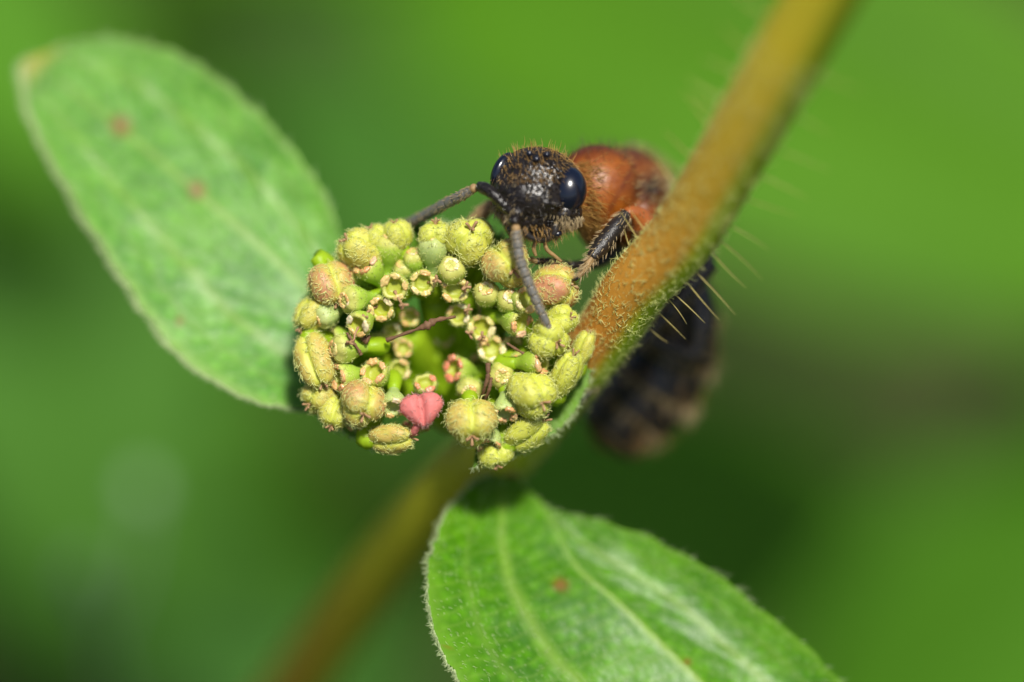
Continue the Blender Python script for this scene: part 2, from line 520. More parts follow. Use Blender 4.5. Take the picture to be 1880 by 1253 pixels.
def bg_plant(name, label, cat, leaves, col, group=None, trans=.3):
    m = m_plain_leaf(name + '_skin', col, trans)
    first = ellipse_leaf(*leaves[0])[0][0]
    foot = np.array([first[0], first[1] + 1.0, -0.3])
    root = empty(name, (foot[0], foot[1], 0), label, cat, group)
    for k, lf in enumerate(leaves):
        mid, lo, up = ellipse_leaf(*lf)
        pos, f, uv, nor = blade_mesh(mid, lo, up, 41, 17, .06)
        thick = .03
        n = np.repeat(nor, 17, axis=0)
        vv, ff = merge([(pos, f), (pos - n * thick, f[:, ::-1])])
        put('leaf', vv, ff, m, root)
        b = mid[0]; d0 = nrm(mid[0] - mid[1])
        path = catmull([b + (mid[1] - b) * .3, b, b + d0 * 1.2 + np.array([0, 0, -.8]), (b + foot) / 2 + np.array([0, .5, .3]), foot], 24)
        v_, f_, _ = tube(path, np.linspace(.10, .2, 24), 8)
        put('stem', v_, f_, m, root)
    return root

bg_plant('broad_leaf_plant', 'large bright green leaf, strongly blurred, behind the wasp and the upper stem', 'plant',
         [((1450, 150), -5000, 860, 400, 22, .15, .35)], (.075, .215, .006), 'blurred weeds behind the flower')
bg_plant('broad_leaf_plant', 'bright green blurred leaf behind the right margin of the vivid leaf', 'plant',
         [((1860, 1150), -5600, 620, 330, -47, .1, -.3)], (.075, .225, .012), 'blurred weeds behind the flower')
bg_plant('broad_leaf_plant', 'dull green blurred leaf behind the tip of the wasp abdomen', 'plant',
         [((1270, 950), -7000, 520, 300, 12, -.1, .35)], (.11, .30, .016), 'blurred weeds behind the flower')
bg_plant('broad_leaf_plant', 'mid green blurred leaf behind the pale spurge leaf', 'plant',
         [((110, 560), -6200, 640, 330, 78, .2, .3)], (.06, .18, .016), 'blurred weeds behind the flower')
bg_plant('broad_leaf_plant', 'green blurred leaf behind the yellow tip of the pale spurge leaf', 'plant',
         [((-30, 20), -5600, 420, 200, 60, .2, .2)], (.08, .24, .010), 'blurred weeds behind the flower')
bg_plant('broad_leaf_plant', 'dark green blurred leaf behind the left antenna of the wasp', 'plant',
         [((730, 400), -8500, 470, 260, 60, .3, .5)], (.045, .15, .012), 'blurred weeds behind the flower')
bg_plant('broad_leaf_plant', 'deep green blurred leaf behind the blurred lower stem', 'plant',
         [((260, 1010), -7400, 680, 330, 20, .2, .3)], (.05, .165, .018), 'blurred weeds behind the flower')

# a thin pale grass stalk that shows only as soft discs
gs = empty('grass_stalk', (P(235, 1150, -2100)[0], P(235, 1150, -2100)[1] + .6, 0), 'thin pale grass stalk with two faint seed heads, blurred behind the lower stem', 'grass')
M_GRASS = m_simple('pale_grass', (.24, .38, .20), .5, .4, .3, .2)
base = ORIGIN[gs.name]
pth = catmull([base, base + (P(150, 1060, -2100) - base) * .5 + np.array([.3, .5, .8]), P(190, 1180, -2150), P(150, 1060, -2100)], 40)
v_, f_, _ = tube(pth, np.linspace(.03, .012, 40), 6)
put('stalk', v_, f_, M_GRASS, gs)
for (x, y) in ((150, 1058), (262, 905)):
    c = P(x, y, -2100)
    sv_, sf_ = ico(10, 12)
    put('seed_head', c + sv_ @ np.stack([RX * 34, RY * 48, RZ * 30]) * S, sf_, M_GRASS, gs)
v_, f_, _ = tube(catmull([P(190, 1180, -2150), P(245, 1040, -2130), P(262, 905, -2100)], 16), .012, 6)
put('stalk', v_, f_, M_GRASS, gs)

# ------------------------------------------------------------------ the spurge plant
node = P(925, 815, -320)
foot = np.array([P(120, 2100, -2600)[0], P(120, 2100, -2600)[1] + .8, 0.0])
plant = empty('spurge_plant', foot, 'hairy spurge with orange-brown stem, two green leaves and a round yellow-green flower head', 'plant')

# stem: one continuous tube, foot to beyond the top of the picture
up_ctrl = [(925, 815, -320), (1010, 735, -240), (1112, 612, -105), (1168, 528, -20), (1256, 430, 85), (1334, 300, 215), (1420, 150, 370), (1505, 0, 520), (1590, -155, 680), (1660, -300, 830)]
lo_ctrl = [(835, 885, -430), (700, 1040, -740), (545, 1260, -1180), (390, 1500, -1650), (250, 1760, -2100)]
ctrl = [foot + np.array([0, 0, -.3]), foot + np.array([.05, -.05, 2.0]), foot * .45 + P(250, 1760, -2100) * .55 + np.array([0, 0, .8])] + [P(*q) for q in lo_ctrl[::-1]] + [P(*q) for q in up_ctrl]
crad = [95, 90, 80, 72, 68, 64, 62, 64, 72, 58, 57, 59, 61, 62, 63, 64, 64, 60]
NS = 420
path = catmull(ctrl, NS)
rad = np.interp(np.linspace(0, 1, NS), np.linspace(0, 1, len(crad)), crad) * S
v_, f_, n_ = tube(path, rad, 40)
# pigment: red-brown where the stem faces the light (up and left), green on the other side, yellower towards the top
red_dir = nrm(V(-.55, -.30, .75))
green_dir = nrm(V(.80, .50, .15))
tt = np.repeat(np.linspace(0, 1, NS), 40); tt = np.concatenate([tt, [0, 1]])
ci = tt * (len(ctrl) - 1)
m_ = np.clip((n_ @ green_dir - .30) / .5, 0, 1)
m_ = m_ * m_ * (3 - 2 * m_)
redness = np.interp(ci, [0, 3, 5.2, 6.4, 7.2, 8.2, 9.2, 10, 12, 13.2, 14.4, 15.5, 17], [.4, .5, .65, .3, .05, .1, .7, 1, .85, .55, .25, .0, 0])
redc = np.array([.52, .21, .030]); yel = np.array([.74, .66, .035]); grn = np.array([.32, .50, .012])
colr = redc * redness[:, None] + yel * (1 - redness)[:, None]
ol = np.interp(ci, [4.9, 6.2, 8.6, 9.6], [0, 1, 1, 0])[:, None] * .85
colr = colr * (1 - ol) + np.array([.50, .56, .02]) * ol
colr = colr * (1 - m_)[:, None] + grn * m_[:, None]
stem = put('stem', v_, f_, M_STEM, plant, col=colr)

def on_tube(n, c0, c1, rr):
    """random points on the stem between two control indices"""
    u = rr.uniform(c0, c1, n) / (len(ctrl) - 1) * (NS - 1)
    i = np.minimum(u.astype(int), NS - 2); f = (u - i)[:, None]
    p = path[i] * (1 - f) + path[i + 1] * f; r = rad[i]
    tan, nn, bb = frames(path)
    th = rr.uniform(0, 6.283, n)
    nor = np.cos(th)[:, None] * nn[i] + np.sin(th)[:, None] * bb[i]
    return p + nor * r[:, None], nor, tan[i]

rr = np.random.default_rng(3)
def hair_part(name, v, f, mat, par):
    o = put(name, v, f, mat, par); o['kind'] = 'stuff'; return o
q, nn, tn = on_tube(6500, 7.4, 14.5, rr)
d = tn * rr.uniform(.3, 1, (len(q), 1)) + nn * rr.uniform(.12, .4, (len(q), 1)) + rr.normal(size=(len(q), 3)) * .35
hv, hf = hairs(q, d, rr.uniform(10, 22, len(q)) * S, rr.uniform(.5, .85, len(q)) * S, bend=-nn * .25, curl=.10, k=4, r=rr)
hair_part('stem_hair', hv, hf, M_HAIR, stem)
# long straight bristles: hand placed along both sides of the upper stem
tan_s, _, _ = frames(path)
def bristle(cidx, side, L, lift=0.0, w=1.7, fwd=0.0):
    i = int(cidx / (len(ctrl) - 1) * (NS - 1))
    tg = tan_s[i]
    sidev = nrm(np.cross(tg, RZ)) * side
    sidev = nrm(sidev + RZ * fwd)
    return path[i] + sidev * rad[i] * .97, nrm(sidev + tg * lift), L * S, w * S
bs = []
for c, L, lift in ((11.2, 60, -.1), (11.35, 78, .05), (11.6, 86, -.2), (11.75, 95, -.05), (12.05, 92, -.35), (12.2, 105, -.1), (12.4, 80, .1), (12.75, 95, .2), (13.1, 90, .1), (10.9, 70, -.2), (13.4, 100, .2), (10.5, 48, -.4), (13.8, 85, .1), (14.3, 90, .2)):
    bs.append(bristle(c, 1, L, lift, 1.6 if c < 12 else 1.2, .05))
for c, L, lift in ((11.55, 58, .35), (11.7, 50, .2), (11.4, 38, .6), (12.9, 75, .35), (13.3, 70, .6), (13.45, 85, .2), (13.6, 70, -.1), (13.9, 75, .1), (14.2, 70, .2), (14.6, 80, .1), (12.5, 60, .3), (15.0, 80, .1)):
    bs.append(bristle(c, -1, L, lift, 1.8, .1))
for (r0, d0, L0, w0) in bs:
    v1, f1 = hairs(r0[None], d0[None], L0, w0 * .95, bend=rr.normal(size=(1, 3)) * .08, k=5, r=rr)
    put('bristle', v1, f1, M_BRISTLE, stem)

# node swelling bud and petioles are part of the leaves
def spurge_leaf(mid, lo, up, mat, seed, spots, tip_yellow, petiole, label, nhair, hz):
    pos, f, uv, nor = blade_mesh(rows(mid), rows(lo), rows(up), 150, 61, -.035, 3.2 * S, seed)
    r = np.random.default_rng(seed)
    n = np.repeat(nor, 61, axis=0)
    # gentle puckers between the veins
    va = np.abs(uv[:, 1] * 2 - 1)
    puck = np.sin(uv[:, 0] * 46 - va * 7 + 2 * np.sin(va * 9)) * np.sin(va * math.pi) * (2.8 if tip_yellow else 1.3) * S
    pos = pos + n * puck[:, None]
    col = np.zeros((len(pos), 3))
    for (x, y, rad_) in spots:
        w = pos - FOCUS
        k = D / (D - w @ RZ)
        px = (w @ RX) / S * k + CX; py = -(w @ RY) / S * k + CY
        dist = np.hypot(px - x, py - y) / rad_
        col[:, 0] = np.maximum(col[:, 0], np.clip(1.1 - dist, 0, 1))
    if tip_yellow:
        col[:, 1] = np.clip((uv[:, 0] - .90) / .09, 0, 1)
    th = 4 * S
    full, ff = merge([(pos, f), (pos - n * th, f[:, ::-1])])
    leaf = put('leaf', full, ff, mat, plant, col=np.vstack([col, col]), uv=np.vstack([uv, uv]))
    leaf['label'] = label
    # raised midrib underneath
    mids = pos.reshape(150, 61, 3)[:, 30]
    v1, f1, _ = tube(mids[:146] - nor[:146] * 7 * S, np.linspace(9, 2.5, 146) * S, 8)
    put('midrib', v1, f1, mat, leaf)
    pp = catmull([node, (node * .5 + mids[0] * .5) + np.array([0, 0, .02]), mids[0], mids[5]], 16)
    v1, f1, _ = tube(pp, np.linspace(26, 12, 16) * S, 14)
    put('petiole', v1, f1, M_PETI, leaf)
    # hairs: margins and surface
    g = pos.reshape(150, 61, 3)
    k = r.integers(4, 149, nhair); side = (r.random(nhair) < .04).astype(int)
    e = g[k, np.where(side, 60, 0)]; inn = g[k, np.where(side, 57, 3)]
    out = nrm(e - inn); tg = nrm(g[np.minimum(k + 1, 149), 30] - g[k, 30])
    nk = nor[k]
    v1, f1 = hairs(e, out * .8 + tg * r.uniform(.2, 1.2, (nhair, 1)) + nk * r.uniform(-.1, .5, (nhair, 1)), r.uniform(8, 20, nhair) * S, .8 * S, bend=nk * .15, curl=.06, k=3, r=r)
    m2 = nhair * 2
    k = r.integers(3, 149, m2); j = r.integers(1, 60, m2)
    d = nor[k] * r.uniform(.2, .8, (m2, 1)) + nrm(g[np.minimum(k + 1, 149), 30] - g[k, 30]) * .9 + r.normal(size=(m2, 3)) * .3
    v2, f2 = hairs(g[k, j], d, r.uniform(5, 12, m2) * S, .42 * S, bend=-nor[k] * .3, curl=.08, k=3, r=r)
    vv, f3 = merge([(v1, f1), (v2, f2)])
    hair_part('leaf_hair', vv, f3, M_HAIRW, leaf)
    return leaf
M_PETI = m_simple('petiole_skin', (.26, .17, .04), .5, .4, .1, .3, 12)
spurge_leaf(
    [(770, 715, -270), (640, 600, -235), (500, 470, -255), (360, 350, -300), (220, 235, -360), (110, 150, -410), (44, 112, -440)],
    [(760, 722, -265), (535, 752, -140), (350, 668, -165), (230, 522, -215), (118, 335, -295), (56, 205, -370), (43, 114, -440)],
    [(764, 706, -270), (650, 500, -255), (592, 350, -285), (475, 210, -330), (335, 102, -388), (185, 70, -425), (45, 110, -440)],
    M_LEAF_A, 11, [(222, 231, 24), (362, 349, 20), (330, 590, 9)], True, (0, 0), 'pale green hairy leaf with a yellow tip and two reddish spots on its midrib', 1500, 0)
spurge_leaf(
    [(922, 850, -300), (1000, 938, -235), (1060, 1040, -185), (1130, 1100, -160), (1210, 1177, -140), (1300, 1265, -120), (1400, 1370, -110), (1500, 1475, -110), (1565, 1540, -110)],
    [(918, 858, -300), (848, 905, -205), (799, 985, -115), (785, 1075, -50), (800, 1170, -10), (848, 1255, 10), (940, 1370, 10), (1200, 1500, -40), (1562, 1542, -110)],
    [(926, 848, -300), (1012, 936, -240), (1110, 957, -215), (1225, 1000, -192), (1335, 1070, -176), (1435, 1150, -160), (1545, 1252, -148), (1620, 1390, -135), (1567, 1538, -110)],
    M_LEAF_B, 12, [(1029, 1074, 17), (1262, 1215, 8), (818, 1190, 6)], False, (0, 0), 'vivid green hairy leaf with one small red spot', 1500, 0)

# ---- flower head
CCX, CCY = 822, 635
def zdome(x, y):
    rho = math.hypot((x - CCX) / 265, (y - CCY) / 225)
    if rho < .62: return -105 * (1 - rho / .62)**.8
    return -65 * ((rho - .62) / .38)**1.6 if rho < 1 else -65

# capsule: three rounded lobes with grooves between them, +Z to the styles
def capsule_mesh(seed, squash=1.0):
    r = np.random.default_rng(seed)
    nu, nv = 26, 48
    th = np.linspace(0, math.pi, nu)[1:-1]; ph = np.linspace(0, 2 * math.pi, nv, endpoint=False)
    T, Fp = np.meshgrid(th, ph, indexing='ij')
    lobe = np.abs(np.cos(1.5 * Fp))
    R = 41 * (0.64 + .36 * lobe**.6)
    x = R * np.sin(T)**.9; z = 36 * squash * np.cos(T) * (1 + .10 * lobe) - 7 * np.exp(-(np.sin(T) / .35)**2) * np.sign(np.cos(T))
    bump = 1 + .03 * np.sin(Fp * 5 + T * 6 + seed) * np.sin(T)
    v = np.stack([x * np.cos(Fp) * bump, x * np.sin(Fp) * bump, z], -1).reshape(-1, 3)
    v = np.vstack([v, [0, 0, 29 * squash], [0, 0, -29 * squash]])
    f = [grid_faces(nu - 2, nv, True)[:, ::-1]]
    j = np.arange(nv); j2 = (j + 1) % nv; m = (nu - 2) * nv; o = (nu - 3) * nv
    f.append(np.stack([np.full(nv, m), j, j2], -1)); f.append(np.stack([np.full(nv, m + 1), o + j2, o + j], -1))
    blush = np.clip(lobe**.8 * np.sin(T)**.7 * 1.25, 0, 1).reshape(-1); blush = np.append(blush, [0, 0])
    col = np.stack([blush, blush, blush], -1)
    me = mesh_np('seed_capsule', v, f, M_CAP, col=col)
    # appressed curly hairs
    n = 460
    pw0 = (np.sin(T) * lobe**.5).reshape(-1) + .02; k = r.choice((nu - 2) * nv, n, p=pw0 / pw0.sum())
    vn = np.array([q.vector[:] for q in me.vertex_normals])
    root = v[k] + r.normal(size=(n, 3)) * 1.2; nor = vn[k]
    root = root - nor * np.sum((root - v[k]) * nor, axis=1)[:, None]
    tdir = np.cross(nor, np.cross([0, 0, 1.0], nor)) * .7 + np.cross([0, 0, 1.0], nor) * r.choice([-1, 1], (n, 1)) * r.uniform(.3, 1.2, (n, 1)) + r.normal(size=(n, 3)) * .35
    d = nrm(tdir) + nor * r.uniform(.05, .15, (n, 1))
    hv, hf = hairs(root, d, r.uniform(8, 14.5, n), r.uniform(.6, .95, n), bend=-nor * .14, curl=.15, k=5, r=r)
    hm = mesh_np('capsule_hair', hv, hf, M_HAIR)
    return me, hm
CAPS = [capsule_mesh(1), capsule_mesh(5, 1.08), capsule_mesh(9, .94)]
sty = []
for a in (0, 2.1, 4.2):
    c_, s_ = math.cos(a), math.sin(a)
    sty.append(tube(catmull([(0, 0, 24), (c_ * 3, s_ * 3, 33), (c_ * 8, s_ * 8, 40), (c_ * 11, s_ * 11, 41)], 8), [2.6, 2.4, 2.2, 2.2, 2.4, 2.8, 2.8, 1.8], 6)[:2])
STY_ME = mesh_np('style', *merge(sty), M_STYLE)
SPIN = [0.4]
def capsule(x, y, z, size, ax, blush=.5, spin=0.0, sc=(1, 1, 1), var=0, style=True, pink=0.0):
    pos = P(x, y, z); axis = nrm(V(*ax))
    o = link('seed_capsule', CAPS[var][0], plant, basis=frame_mat(pos, axis, tuple(S * size * q for q in sc), spin, plant))
    o['blush'] = blush; o['pink'] = pink
    h = link('capsule_hair', CAPS[var][1], o); h['kind'] = 'stuff'
    if style: link('style', STY_ME, o)
    # its own stalk back into the head
    base = pos - axis * 26 * S * size
    return o, base, -axis

# cup (cyathium): urn with an open mouth, +Z out of the mouth
def cup_mesh(seed, bud=False):
    r = np.random.default_rng(seed)
    if bud:
        prof = [(9, -58), (10, -46), (13, -36), (18, -27), (22, -17), (23.5, -8), (22, 1), (18, 7), (13, 10), (8, 11), (0.01, 11.5)]
    else:
        prof = [(9, -58), (10, -46), (13, -36), (18, -27), (22, -17), (23.5, -8), (23, -2), (21.5, 2), (18.5, 3), (15.5, 1), (13.5, -3), (11, -7), (6, -8.5), (0.01, -9)]
    prof = catmull(np.array([(a, 0, b) for a, b in prof]), 30)
    nv = 28; ph = np.linspace(0, 2 * math.pi, nv, endpoint=False)
    wob = 1 + .05 * np.sin(5 * ph + seed) + .03 * np.sin(3 * ph + 2 * seed)
    rr_ = np.abs(prof[:, 0])[:, None] * (1 + (wob - 1)[None] * np.clip((prof[:, 2] + 45) / 40, 0, 1)[:, None])
    v = np.stack([rr_ * np.cos(ph), rr_ * np.sin(ph), np.broadcast_to(prof[:, 2:3], rr_.shape) + .8 * np.sin(5 * ph + seed)[None] * (prof[:, 2:3] > -5)], -1).reshape(-1, 3)
    hgt = np.clip((prof[:, 2] + 58) / 60, 0, 1)
    ins = np.zeros(30)
    if not bud:
        top = np.argmax(prof[:, 2]); ins[top + 4:] = 1
    col = np.stack([np.repeat(hgt, nv), np.repeat(ins, nv), np.zeros(30 * nv)], -1)
    me = mesh_np('flower_cup', v, grid_faces(30, nv, True), M_CUP, col=col)
    n = 110
    rowsel = r.integers(9, 19, n); j = r.integers(0, nv, n)
    root = v.reshape(30, nv, 3)[rowsel, j]
    rad_ = nrm(np.stack([root[:, 0], root[:, 1], np.zeros(n)], -1))
    d = rad_ * r.uniform(.3, .9, (n, 1)) + np.array([0, 0, 1.0]) * r.uniform(.2, 1, (n, 1)) + r.normal(size=(n, 3)) * .3
    hv, hf = hairs(root, d, r.uniform(6, 11, n), .5, bend=-rad_ * .5, curl=.14, k=3, r=r)
    return me, mesh_np('cup_hair', hv, hf, M_HAIR)
CUPS = [cup_mesh(k) for k in (1, 2, 3)]
BUDS = [cup_mesh(k, True) for k in (4, 5)]
def gland_mesh(seed):
    r = np.random.default_rng(seed)
    v, f = ico(10, 14)
    v = v * np.array([9.6, 6.0, 4.4]); v = v * (1 + .14 * np.sin(v[:, :1] * .8 + seed) + .1 * np.sin(v[:, 1:2] * 1.1 + 2 * seed))
    v[:, 2] -= 2.2 * np.exp(-(v[:, 0]**2 + v[:, 1]**2) / 9) * (v[:, 2] > 0)
    return mesh_np('gland', v, f, M_GLAND)
GLANDS = [gland_mesh(k) for k in range(4)]
# long withered style with forked tip
def style_mesh(seed, L):
    r = np.random.default_rng(seed)
    p = catmull([(0, 0, -8), (1.5, 0, L * .3), (r.normal() * 4, r.normal() * 3, L * .65), (r.normal() * 6, r.normal() * 5, L)], 14)
    parts = [tube(p, np.linspace(2.4, 1.9, 14) * (1 + .25 * r.normal(size=14)), 6)[:2]]
    for k in range(3):
        e = p[-1]; a = k * 2.1 + r.uniform(0, 1)
        q = catmull([e, e + [4 * math.cos(a), 4 * math.sin(a), 3], e + [9 * math.cos(a), 9 * math.sin(a), 3.5 + r.normal() * 2]], 6)
        parts.append(tube(q, [2.2, 2.4, 2.6, 2.6, 2.9, 1.6], 6)[:2])
    return mesh_np('style', *merge(parts), M_STYLE)
STYLES = [style_mesh(k, L) for k, L in ((1, 30), (2, 38), (3, 20))]

STALKS = []   # (base, direction) of everything that needs a stalk
rc = random.Random(5)
def cup(x, y, z, size, ax, kind='', var=None):
    pos = P(x, y, z); axis = nrm(V(*ax))
    var = rc.randrange(3) if var is None else var
    bud = 'b' in kind
    src = BUDS[var % 2] if bud else CUPS[var]
    spin = rc.uniform(0, 6.28)
    o = link('flower_bud' if bud else 'flower_cup', src[0], plant, basis=frame_mat(pos, axis, S * size, spin, plant))
    o['pale'] = .75 if 'w' in kind else rc.uniform(0, .18)
    h = link('cup_hair', src[1], o); h['kind'] = 'stuff'
    n = rc.choice((4, 5, 5)); a0 = rc.uniform(0, 6.28)
    if bud: n = 5
    pk = .85 if 'p' in kind else (.45 if 'o' in kind else rc.uniform(0, .15))
    for k in range(n):
        if not bud and rc.random() < .08: continue
        a = a0 + k * 6.283 / n + rc.uniform(-.12, .12)
        rr0 = 9.5 if bud else 18.5
        g = link('gland', GLANDS[rc.randrange(4)], o, basis=Matrix.Translation((rr0 * math.cos(a), rr0 * math.sin(a), (9.5 if bud else 2.2) + rc.uniform(-1, 1.5))) @ Matrix.Rotation(a + math.pi / 2, 4, 'Z') @ Matrix.Rotation(rc.uniform(-.4, .2), 4, 'X') @ Matrix.Scale(rc.uniform(.65, .85) if bud else rc.uniform(.85, 1.2), 4))
        g['pink'] = pk
    if 's' in kind:
        link('style', STYLES[rc.randrange(3)], o, basis=Matrix.Translation((6, 12, -2)) @ Matrix.Rotation(rc.uniform(-.9, -.4), 4, 'X'))
    STALKS.append((pos - axis * 54 * S * size, -axis, size))
    return o

def std(x, y, f=.55):
    return ((x - CCX) / 265 * f, (y - CCY) / 225 * f, .85)

caps_list = [
    # x, y, size, axis, blush, spin, scale, variant
    (606, 523, 1.02, (.35, .9, .25), .95, .5, (1, 1, 1.05), 0),
    (664, 462, .95, (-.7, -.5, .4), .35, .2, (.9, 1, 1.1), 1),
    (572, 575, .85, (-.5, .75, .2), .3, .9, (.8, .8, 1.15), 2),
    (581, 662, 1.02, (.3, .95, .35), .55, 1.2, (.78, .9, 1.25), 1),
    (586, 728, .85, (-.6, .5, .5), .45, .3, (.9, .9, 1), 2),
    (617, 757, .85, (-.3, .8, .4), .2, .3, (.9, .9, 1), 0),
    (665, 741, 1.03, (.1, .55, .8), .85, 2.1, (1, 1, 1), 0),
    (718, 804, .98, (.95, -.05, .35), .6, .1, (.66, .7, 1.2), 2),
    (865, 775, 1.10, (.05, .75, .62), .55, .52, (1.05, 1, .95), 0),
    (975, 723, 1.05, (.55, .45, .75), .15, .4, (1, 1, 1.05), 1),
    (967, 793, .98, (.8, -.55, .3), .1, .2, (.66, .8, 1.2), 2),
    (1040, 687, .95, (.35, -.85, .4), .1, .9, (.66, .8, 1.2), 0),
    (1072, 640, .78, (.3, -.9, .3), .25, .9, (.62, .7, 1.05), 1),
    (1007, 622, .92, (.55, .3, .75), .1, 1.5, (1, 1, .95), 2),
    (1031, 588, .72, (.6, -.2, .6), .1, 1.5, (1, 1, .95), 1),
    (862, 443, 1.06, (.1, -.55, .7), .2, .5, (1.05, 1, 1), 2),
    (930, 485, 1.08, (.35, .35, .85), .75, 1.0, (1, 1, 1), 0),
    (1017, 529, 1.06, (.92, -.2, .55), 1.25, .75, (1, 1, .98), 1),
    (730, 432, .66, (-.2, -.8, .3), .15, .5, (1, 1, 1), 1),
    (690, 440, .66, (-.4, -.8, .3), .15, .5, (1, 1, 1), 0),
    (800, 432, .7, (0, -.8, .3), .1, .5, (1.1, 1, 1), 2),
    (908, 836, .75, (.2, .9, .2), .05, .5, (1.1, .8, .8), 2),
]
for (x, y, sz, ax, bl_, sp_, sc_, va) in caps_list:
    z = zdome(x, y) + 8
    if y < 560 and x > 840: z = max(z, -25)
    o, b, dd = capsule(x, y, z, sz * 1.07, ax, bl_, sp_, sc_, va)
    STALKS.append((b, dd, 1.0))

cups_list = [
    # x, y, dz, size, axis (None = default), flags
    (716, 445, 0, 1.08, (.1, -.95, .35), 'b'), (795, 446, 0, 1.1, (.0, -.95, .4), 'bw'), (672, 486, 0, 1.0, (-.55, -.65, .5), 'o'),
    (724, 527, 10, 1.0, (-.12, .12, 1), 's'), (776, 520, 10, .95, (0, .15, 1), 's'), (700, 567, 5, .93, (-.1, .3, 1), 's'),
    (640, 551, 0, 1.0, (-.75, .1, .6), 'b'), (657, 597, 10, .9, (-.5, .35, .8), 's'), (590, 583, 0, .95, (-.8, .45, .35), 'bw'),
    (835, 532, 10, 1.0, (-.05, .2, 1), 's'), (842, 578, 10, .88, (-.25, .05, 1), 's'), (829, 492, -8, 1.0, (.0, -.5, .85), 'b'),
    (893, 535, 6, .95, (-.05, -.45, .85), 'b'), (935, 549, 0, .9, (.2, -.4, .85), 'b'), (966, 551, 0, .95, (.5, -.1, .8), ''),
    (956, 594, 4, 1.0, (.7, .2, .65), 'o'), (884, 602, 8, .98, (.0, .15, 1), 's'), (903, 642, 4, 1.0, (.05, -.2, 1), 's'),
    (622, 640, 4, 1.05, (-.85, .05, .45), 'b'), (622, 694, 4, 1.0, (-.8, .15, .5), 'o'), (686, 684, 4, 1.0, (-.35, -.35, .85), 'o'),
    (722, 748, 2, .9, (0, .6, .7), 'w'), (781, 704, 8, .85, (.1, -.6, .75), 'p'), (834, 678, 10, .98, (-.75, -.1, .65), 'p'),
    (921, 690, 8, .98, (.1, .1, 1), 'b'), (862, 718, 8, .95, (-.05, .25, 1), 'b'), (927, 760, 4, .9, (.0, .75, .6), 'wo'),
    (898, 818, 4, .9, (-.1, .8, .55), 'wo'), (994, 664, 0, 1.0, (.85, -.05, .5), 'o'), (650, 782, 2, .75, (-.55, .75, .4), 'wo'),
    (733, 680, -30, .8, (.1, .1, 1), ''), (740, 640, -40, .7, (.1, -.1, 1), ''), (752, 582, -30, .72, (.1, .1, 1), ''),
    (1004, 748, -10, .72, (.85, .4, .3), 'wo'), (760, 470, -30, .85, (-.1, -.8, .5), 'b'), (812, 470, -45, .8, (.15, -.75, .5), 'b'),
    (640, 500, -20, .85, (-.65, -.5, .4), 'o'), (895, 560, -40, .8, (.1, .2, .9), ''), (940, 640, -35, .9, (.3, .1, .9), ''),
    (690, 630, -60, .8, (-.3, 0, .9), 'b'), (672, 720, -60, .8, (-.5, .3, .8), ''), (955, 668, -30, .85, (.4, .2, .8), ''),
    (880, 670, -70, .8, (0, .1, 1), ''), (815, 620, -70, .7, (0, -.1, 1), ''), (720, 610, -60, .7, (-.1, .1, 1), ''), (640, 745, -40, .8, (-.6, .5, .5), 'b'), (930, 810, -30, .8, (.3, .8, .4), 'b'),
    (990, 700, -50, .8, (.7, .3, .5), ''), (770, 780, -60, .8, (-.1, .8, .5), ''), (610, 620, -50, .8, (-.8, .1, .4), ''),
    (850, 470, -40, .85, (.1, -.8, .5), 'b'), (890, 470, -50, .85, (.2, -.8, .5), 'b'), (740, 490, -45, .8, (-.1, -.6, .7), 'b'),
]
for (x, y, dz, sz, ax, fl) in cups_list:
    cup(x, y, zdome(x, y) + dz, sz * 1.1, ax or std(x, y), fl)

# branching green stalks: from each part back to one of the main branches
hub = P(835, 760, -285)
mains = [(745, 610, -130), (700, 690, -130), (800, 545, -130), (905, 580, -125), (925, 690, -130), (850, 730, -150), (660, 640, -130), (970, 640, -125), (700, 560, -125), (860, 530, -125), (760, 720, -150), (790, 640, -190), (870, 640, -180)]
nodes_ = [P(*m) for m in mains]
def stalk(p0, p1, p2, p3, r0, r1):
    v, f, _ = tube(catmull([p0, p1, p2, p3], 14), np.linspace(r0, r1, 14) * S, 10)
    put('flower_stalk', v, f, M_STALK, plant)
stalk(node, node * .6 + hub * .4 + RZ * .01, hub * .7 + node * .3, hub, 34, 30)
for m in nodes_:
    mid_ = hub * .45 + m * .55 - RZ * .03
    stalk(hub, hub * .75 + m * .25 - RZ * .03, mid_, m, 40, 34)
for (b, dd, sz) in STALKS:
    k = int(np.argmin([np.linalg.norm(b - m) for m in nodes_])); m = nodes_[k]
    L = np.linalg.norm(b - m)
    stalk(m - dd * .0, m * .6 + b * .4, b + dd * min(.3 * L, .04), b - dd * 6 * S, 25, 12 * min(1, sz))

# pink capsule hanging at the lower edge of the head, two lobes and a groove
nvp = 40
th_ = np.linspace(0, 2 * math.pi, nvp, endpoint=False)
rowsP = []
for k, ph in enumerate(np.linspace(0.05, math.pi - .05, 24)):
    yy = math.cos(ph)
    w = 40 * (math.sin(ph)**.42 if yy < 0 else math.sin(ph)**.75 * (1 - .45 * yy))   # heart: broad above, narrow to the stalk
    gro = 1 - .75 * np.exp(-(np.cos(th_) / .2)**2) * (np.sin(th_) > 0)
    rowsP.append(np.stack([w * np.cos(th_), (34 if yy > 0 else 26) * yy - (8 * min(yy, 0)) * np.exp(-(np.cos(th_) / .3)**2), 21 * math.sin(ph)**.8 * np.sin(th_) * gro], -1))
pv = np.vstack(rowsP)
ang = -.16
pc = P(774, 749, 18)
rot = np.stack([pv[:, 0] * math.cos(ang) - pv[:, 1] * math.sin(ang), pv[:, 0] * math.sin(ang) + pv[:, 1] * math.cos(ang), pv[:, 2]], -1)
pw_ = pc + (rot[:, :1] * RX - rot[:, 1:2] * RY + rot[:, 2:3] * RZ) * S
fP = grid_faces(24, nvp, True)
